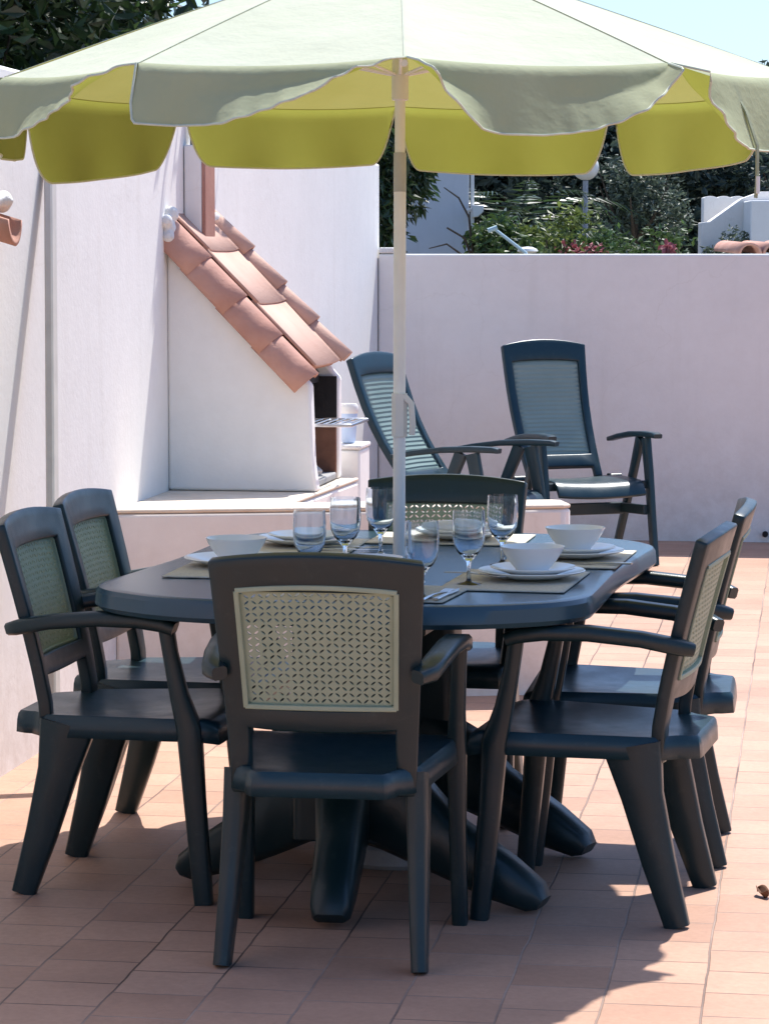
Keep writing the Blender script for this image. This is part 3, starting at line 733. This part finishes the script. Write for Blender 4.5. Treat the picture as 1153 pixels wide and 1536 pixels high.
def fork():
    s = MB(); s.bar([(0, -.10, .002), (0, -.02, .006), (0, .035, .004), (0, .055, .003)], (1, 0, 0), [.012, .006, .008, .021], [.0025, .003, .0025, .002], .3)
    for k in range(4): s.bar([(-.009+k*.006, .05, .003), (-.009+k*.006, .095, .006)], (1, 0, 0), [.0035, .002], [.002, .0015], .3)
    return s.build('fork', M['steel'])
def knife():
    s = MB(); s.bar([(0, -.11, .003), (0, -.01, .003)], (1, 0, 0), [.014, .011], [.005, .004], .4); s.bar([(.001, -.01, .003), (.002, .06, .003), (-.001, .105, .003)], (1, 0, 0), [.012, .018, .004], [.0018, .0014, .001], .3)
    return s.build('knife', M['steel'])
sp_ = spoon(); place(sp_, (.225, 6.70, ZT+.013), 130); tag(sp_, 'steel spoon resting against the near right plate', 'spoon')
f0 = fork(); k0 = knife()
for i, (p, a, lab) in enumerate([((.12, 6.37), 20, 'near end placemat, right of the plate'), ((-.105, 7.42), 105, 'far left place setting'), ((.30, 7.79), 190, 'far end placemat')]):
    o = f0 if i == 0 else f0.copy()
    if i: C.objects.link(o)
    place(o, (*p, ZT+.005), a); tag(o, 'steel fork lying on the '+lab, 'fork', 'forks on the table')
for i, (p, a, lab) in enumerate([((.145, 6.385), 16, 'near end placemat, beside the fork'), ((-.085, 7.36), 98, 'table by the far left plates'), ((.515, 7.04), 282, 'far right placemat')]):
    o = k0 if i == 0 else k0.copy()
    if i: C.objects.link(o)
    place(o, (*p, ZT+.005), a); tag(o, 'steel knife lying on the '+lab, 'knife', 'knives on the table')

# small things on the floor
lf = MB(); lf.grid(lambda a, c: ((a-.5)*.06, (c-.5)*.03*math.sin(math.pi*(a*.9+.05)), .004+.014*abs(c-.5)*2+.006*math.sin(a*7)), 12, 6)
o = lf.build('dry_leaf', M['dead_leaf'], solid=.001); place(o, (.91, 6.63, .001), 70); tag(o, 'curled dry brown leaf on the sunlit tiles at the right edge', 'leaf')
cl_ = MB(); cl_.grid(lambda a, c: ((a-.5)*.10, (c-.5)*.16, .012+.022*math.sin(a*3.1)*math.sin(c*3.1)+.008*math.sin(a*9+c*7)), 14, 14)
o = cl_.build('orange_cloth', M['orange'], solid=.003); place(o, (.355, 8.45, .0), 20); tag(o, 'crumpled orange red cloth on the tiles beyond the table', 'cloth')

# ------------------------------------------------------------------ garden beyond the walls
def leaves(mb, centre, rad, n, size, rng, droop=0, shell=.55, aspect=.45, clumps=14):
    cs = []
    for k in range(clumps):
        d = Vector((rng.gauss(0, 1), rng.gauss(0, 1), rng.gauss(0, 1))).normalized()*(.35+.6*rng.random())
        cs.append((Vector((d.x*rad[0], d.y*rad[1], d.z*rad[2])), .28+.3*rng.random()))
    for k in range(n):
        c, cr = cs[rng.randrange(clumps)]
        d = Vector((rng.gauss(0, 1), rng.gauss(0, 1), rng.gauss(0, 1))).normalized()*(rng.random()**shell)*cr
        p = Vector(centre)+c+Vector((d.x*rad[0], d.y*rad[1], d.z*rad[2]))
        a = Vector((rng.gauss(0, 1), rng.gauss(0, 1), rng.gauss(0, .7)-droop)).normalized()
        b_ = a.cross(Vector((rng.gauss(0, 1), rng.gauss(0, 1), rng.gauss(0, 1)))).normalized()
        s = size*(.6+.8*rng.random()); w_ = s*aspect*.5; nn_ = a.cross(b_)*s*.12
        mb.add([p, p+a*s*.45+b_*w_-nn_, p+a*s, p+a*s*.45-b_*w_-nn_], [(0, 1, 2, 3)])
def tree(name, label, cat, base, height, rad, n, size, leafm, seed, cz=None, droop=0, group=None, trunk=.06, aspect=.45, clumps=16, lean=(0, 0)):
    rg = random.Random(seed); t_ = thing(name, label, cat, base, 0, group)
    cz = cz if cz is not None else height-rad[2]*.8
    tr = MB(); top = Vector((lean[0], lean[1], cz+rad[2]*.3))
    tr.tube([(0, 0, -.05), (lean[0]*.3+.02, lean[1]*.3, cz*.45), (lean[0]*.7, lean[1]*.7, cz*.8), tuple(top)], [trunk, trunk*.8, trunk*.6, trunk*.25], 10)
    for k in range(6):
        an = k*1.05+rg.random(); q = Vector((lean[0]*.6, lean[1]*.6, cz*(.6+.06*k)))
        e = Vector((lean[0]+math.cos(an)*rad[0]*.7, lean[1]+math.sin(an)*rad[1]*.7, cz+rad[2]*(.1+.5*rg.random())))
        tr.tube([q, q.lerp(e, .5)+Vector((0, 0, -.05)), e], [trunk*.4, trunk*.3, trunk*.1], 6)
    tr.build('trunk', M['bark'], t_)
    lv = MB(); leaves(lv, (lean[0], lean[1], cz), rad, n, size, rg, droop, aspect=aspect, clumps=clumps)
    me = bpy.data.meshes.new('crown'); me.from_pydata(lv.v, [], lv.f); me.materials.append(M[leafm])
    o = bpy.data.objects.new('crown', me); C.objects.link(o); o.parent = t_
    return t_
G1 = 'trees behind the tall left wall'
tree('broadleaf_tree', 'dark glossy tree rising above the left end of the tall wall', 'tree', (-2.3, 11.2, 0), 4.0, (1.5, 1.0, 1.1), 26000, .10, 'leaf_dark', 11, cz=2.95, clumps=60, group=G1, aspect=.38)
tree('broadleaf_tree', 'dark glossy tree showing above the parasol left slope', 'tree', (-1.95, 13.6, 0), 4.4, (1.35, 1.0, 1.1), 26000, .10, 'leaf_dark', 12, cz=3.1, clumps=60, group=G1, aspect=.38)
tree('light_shrub', 'bright green shoots poking over the tall left wall', 'shrub', (-1.72, 11.0, 0), 2.8, (.45, .3, .5), 700, .08, 'leaf_light', 13, cz=2.35, trunk=.03, aspect=.25)
tree('broadleaf_tree', 'dense drooping dark tree behind the end of the tall wall', 'tree', (-.02, 17.8, 0), 3.0, (.30, .4, .75), 5200, .085, 'leaf_dark', 14, cz=2.2, droop=1.0, aspect=.3, lean=(.08, 0))
GH = 'bushes beyond the low far wall'
tree('garden_bush', 'dark bush at the foot of the pale house corner', 'bush', (.78, 19.0, 0), 1.9, (.24, .3, .26), 2200, .06, 'leaf_mid', 21, cz=1.56, group=GH, trunk=.03)
tree('garden_bush', 'yellow green bush in the middle beyond the far wall', 'bush', (1.12, 19.5, 0), 1.9, (.5, .4, .33), 2600, .06, 'leaf_light', 22, cz=1.55, group=GH, trunk=.03)
tree('garden_bush', 'low bush with pink flowers left of the round lamp post', 'bush', (1.45, 20.0, 0), 1.8, (.42, .35, .25), 2200, .055, 'leaf_mid', 23, cz=1.5, group=GH, trunk=.03)
tree('garden_bush', 'broad green bush behind the lamp post foot', 'bush', (1.95, 21.6, 0), 1.85, (.5, .4, .25), 2200, .055, 'leaf_mid', 24, cz=1.5, group=GH, trunk=.03)
tree('rounded_tree', 'grey green rounded tree right of the lamp post', 'tree', (2.05, 23, 0), 2.4, (.42, .5, .62), 6000, .05, 'leaf_grey', 25, cz=1.85, trunk=.05)
tree('garden_bush', 'grey green bush in front of the stepped white wall', 'bush', (2.42, 19.9, 0), 1.8, (.22, .25, .2), 1800, .04, 'leaf_grey', 26, cz=1.52, group=GH, trunk=.03)
tree('flowering_bush', 'pink flowers above the far wall near the lamp post', 'flowers', (1.36, 19.6, 0), 1.62, (.20, .14, .09), 110, .04, 'petal', 27, cz=1.56, trunk=.02, aspect=.8)
tree('flowering_bush', 'pink flowers above the far wall below the rounded tree', 'flowers', (1.98, 19.6, 0), 1.62, (.10, .12, .05), 70, .04, 'petal', 28, cz=1.58, trunk=.02, aspect=.8)
GD = 'dark trees at the back of the garden'
for k, (x, y, h, lab) in enumerate([(.9, 24.5, 2.9, 'dark evergreen at the back, nearest the pale house'), (1.9, 25, 2.8, 'dark evergreen at the back, behind the lamp post'), (2.75, 25.5, 2.9, 'dark evergreen at the back, behind the rounded tree'),
                                    (3.7, 26, 2.8, 'dark evergreen at the back, behind the white annexe'), (4.9, 26.5, 2.8, 'dark evergreen at the back, right of the white annexe'), (-.3, 25, 3.1, 'dark evergreen at the back, behind the pale house')]):
    tree('evergreen_tree', lab, 'tree', (x, y, 0), h, (.85, .8, 1.15), 9000, .11, 'leaf_far', 40+k, cz=1.95, group=GD, trunk=.09, clumps=22)
# palm
pa = thing('palm_tree', 'small palm with arching fronds right of the pale house', 'palm', (1.0, 21, 0))
MB().tube([(0, 0, -.05), (.02, 0, .9), (0, 0, 1.75)], [.09, .075, .06], 10).build('trunk', M['bark'], pa)
rg = random.Random(5); fr = MB()
for k in range(16):
    an = k*.3927+rg.random()*.3; el = .9*rg.random()+.1; Lf = .75+.25*rg.random(); prev = []
    for s in range(14):
        q = s/13; r = Lf*q; p = Vector((math.cos(an)*r, math.sin(an)*r, 1.75+el*r*1.1-.75*q*q*Lf))
        prev.append(p)
    for s in range(2, 14):
        p = prev[s]; d = (prev[s]-prev[s-1]).normalized(); sd = d.cross(Vector((0, 0, 1))).normalized()
        for sg in (-1, 1):
            e = p+sd*sg*.16*(1.1-s/14)+d*.12+Vector((0, 0, -.05)); fr.add([p, p+d*.022+sd*sg*.03, e, p-d*.008+sd*sg*.03], [(0, 1, 2, 3)])
fr.build('fronds', M['leaf_dark'], pa, smooth=False)
# pale house and its fittings
h = thing('pale_house', 'white rendered house with bluish shade in its colour rising beyond the far wall', 'house', (0, 0, 0))
MB().box(-.6, .600, 20, 23, -.05, 3.3).build('wall_body', M['house'], h, bevel=.01)
MB().tube([(.622, 19.985, 0), (.622, 19.985, 3.3)], .014, 10).build('downpipe', M['plastic_white'], h)
fl_ = thing('floodlight', 'white floodlight on the corner of the pale house', 'light', (.64, 19.93, 1.87))
MB().prism([(-.02, .03), (.06, .025), (.058, -.02), (.02, -.055), (-.02, -.06)], -.05, .05, 'y').build('housing', M['plastic_white'], fl_, bevel=.006)
MB().tube([(-.02, 0, 0), (-.05, .02, -.01)], .012, 8).build('bracket', M['plastic_white'], fl_)
tw = thing('bare_branches', 'thin bare branches reaching in front of the pale house', 'branch', (.62, 19.0, 0))
bb = MB()
for pts in ([(0, 0, 1.3), (-.05, 0, 1.8), (-.12, 0, 1.93), (-.22, 0, 2.0)], [(0, 0, 1.45), (-.08, 0, 1.66), (-.2, 0, 1.73)], [(0, .02, 1.3), (-.1, 0, 1.55), (-.2, 0, 1.62), (-.32, 0, 1.59)]): bb.tube(pts, [.012, .009, .007, .004][:len(pts)], 6)
bb.build('twigs', M['bark'], tw)
lp = thing('globe_lamp', 'grey garden lamp post with a white globe under the valance', 'lamp', (1.495, 21, 0))
MB().tube([(0, 0, 0), (0, 0, 2.10)], .02, 12).build('post', M['lamp_grey'], lp)
MB().lathe([(.001, -.09)]+[(.1*math.sin(a), -.1*math.cos(a)) for a in [math.pi*i/10 for i in range(1, 10)]]+[(.001, .1)], 20, (0, 0, 2.20)).build('globe', M['plastic_white'], lp)
sh = thing('garden_tripod_pole', 'thin pale blue pole slanting up behind the far wall', 'pole', (.9, 18, 0))
MB().tube([(.28, 0, .9), (0, 0, 1.56), (-.2, 0, 1.712)], [.014, .012, .01], 8).build('shaft', M['pipe_blue'], sh); MB().tube([(-.24, 0, 1.70), (-.18, 0, 1.72)], .016, 8).build('end_grip', M['pipe_blue'], sh)
ds = thing('white_dish_lamp', 'flat white dish lamp just above the far wall', 'lamp', (.925, 18.2, 0))
MB().tube([(0, 0, 0), (0, 0, 1.56)], .012, 8).build('post', M['lamp_grey'], ds)
MB().lathe([(.001, 1.555), (.05, 1.558), (.068, 1.57), (.06, 1.585), (.03, 1.597), (.001, 1.60)], 24).build('shade', M['plastic_white'], ds)
an = thing('white_annexe', 'white annexe with a wavy tiled wall top at the right beyond the far wall', 'building', (0, 0, 0))
wv = [(2.33, 1.2)]+[(2.33+k*.02, 1.965+.012*abs(math.sin(k*math.pi/5))) for k in range(56)]+[(3.43, 1.2)]
MB().prism(wv, 20.6, 20.75, 'y').build('wavy_wall', M['wall'], an, bevel=.004)
MB().box(2.33, 3.43, 20.6, 20.75, -.05, 1.199).build('wall_base', M['wall'], an)
MB().prism([(2.27, -.05), (2.27, 1.78), (2.33, 1.785), (2.56, 1.95), (2.70, 2.0), (4.6, 2.0), (4.6, -.05)], 20.2, 20.4, 'y').build('stair_wall', M['wall_bench'], an, bevel=.006)
MB().box(2.57, 4.6, 19.8, 20.198, -.05, 1.93).build('front_block', M['wall'], an, bevel=.01)
rt = thing('shed_roof', 'terracotta tiled roof edge showing just above the far wall at the right', 'roof', (0, 0, 0))
MB().box(1.95, 3.2, 15.75, 16.9, -.02, 1.535).build('shed_body', M['wall'], rt)
for k in range(8):
    def fn(a, c, k=k):
        q = math.pi*a; return (2.03+k*.135-.065*math.cos(q), 15.62+c*1.2, 1.55+.062*math.sin(q)+c*.02)
    MB().grid(fn, 10, 2).build('roof_tile', M['terracotta'], rt, solid=.014)

# ------------------------------------------------------------------ light, sky, camera
wd_ = bpy.data.worlds.new('World'); S.world = wd_; wd_.use_nodes = True; nt = wd_.node_tree
bg = nt.nodes.get('Background') or nt.nodes.new('ShaderNodeBackground')
sky = nt.nodes.new('ShaderNodeTexSky'); sky.sky_type = 'NISHITA'; sky.sun_disc = False
sky.sun_elevation = math.asin(SUN.z); sky.sun_rotation = math.atan2(SUN.x, SUN.y); sky.altitude = 50; sky.dust_density = 1.8; sky.air_density = 1; sky.ozone_density = 10
nt.links.new(sky.outputs[0], bg.inputs[0]); bg.inputs[1].default_value = .077
l = bpy.data.lights.new('sun', 'SUN'); l.energy = 2.4; l.angle = R(.53); l.color = (1, .965, .91)
lo = bpy.data.objects.new('sun', l); C.objects.link(lo); lo.rotation_euler = (-SUN).to_track_quat('-Z', 'Y').to_euler(); lo.location = (3, 8, 12)
cd = bpy.data.cameras.new('camera'); co = bpy.data.objects.new('camera', cd); C.objects.link(co)
cd.sensor_fit = 'VERTICAL'; cd.sensor_height = 24; cd.lens = 24*4200/1536; cd.clip_end = 500; cd.clip_start = .05
co.location = (0, 0, 1.535); co.rotation_euler = (R(90-5.2104), 0, 0)
S.camera = co
S.view_settings.view_transform = 'Standard'; S.view_settings.look = 'None'; S.view_settings.gamma = 1; S.view_settings.exposure = 1.56
S.render.engine = 'CYCLES'
S.cycles.max_bounces = 10; S.cycles.transparent_max_bounces = 12; S.cycles.transmission_bounces = 10; S.cycles.caustics_refractive = False; S.cycles.caustics_reflective = False
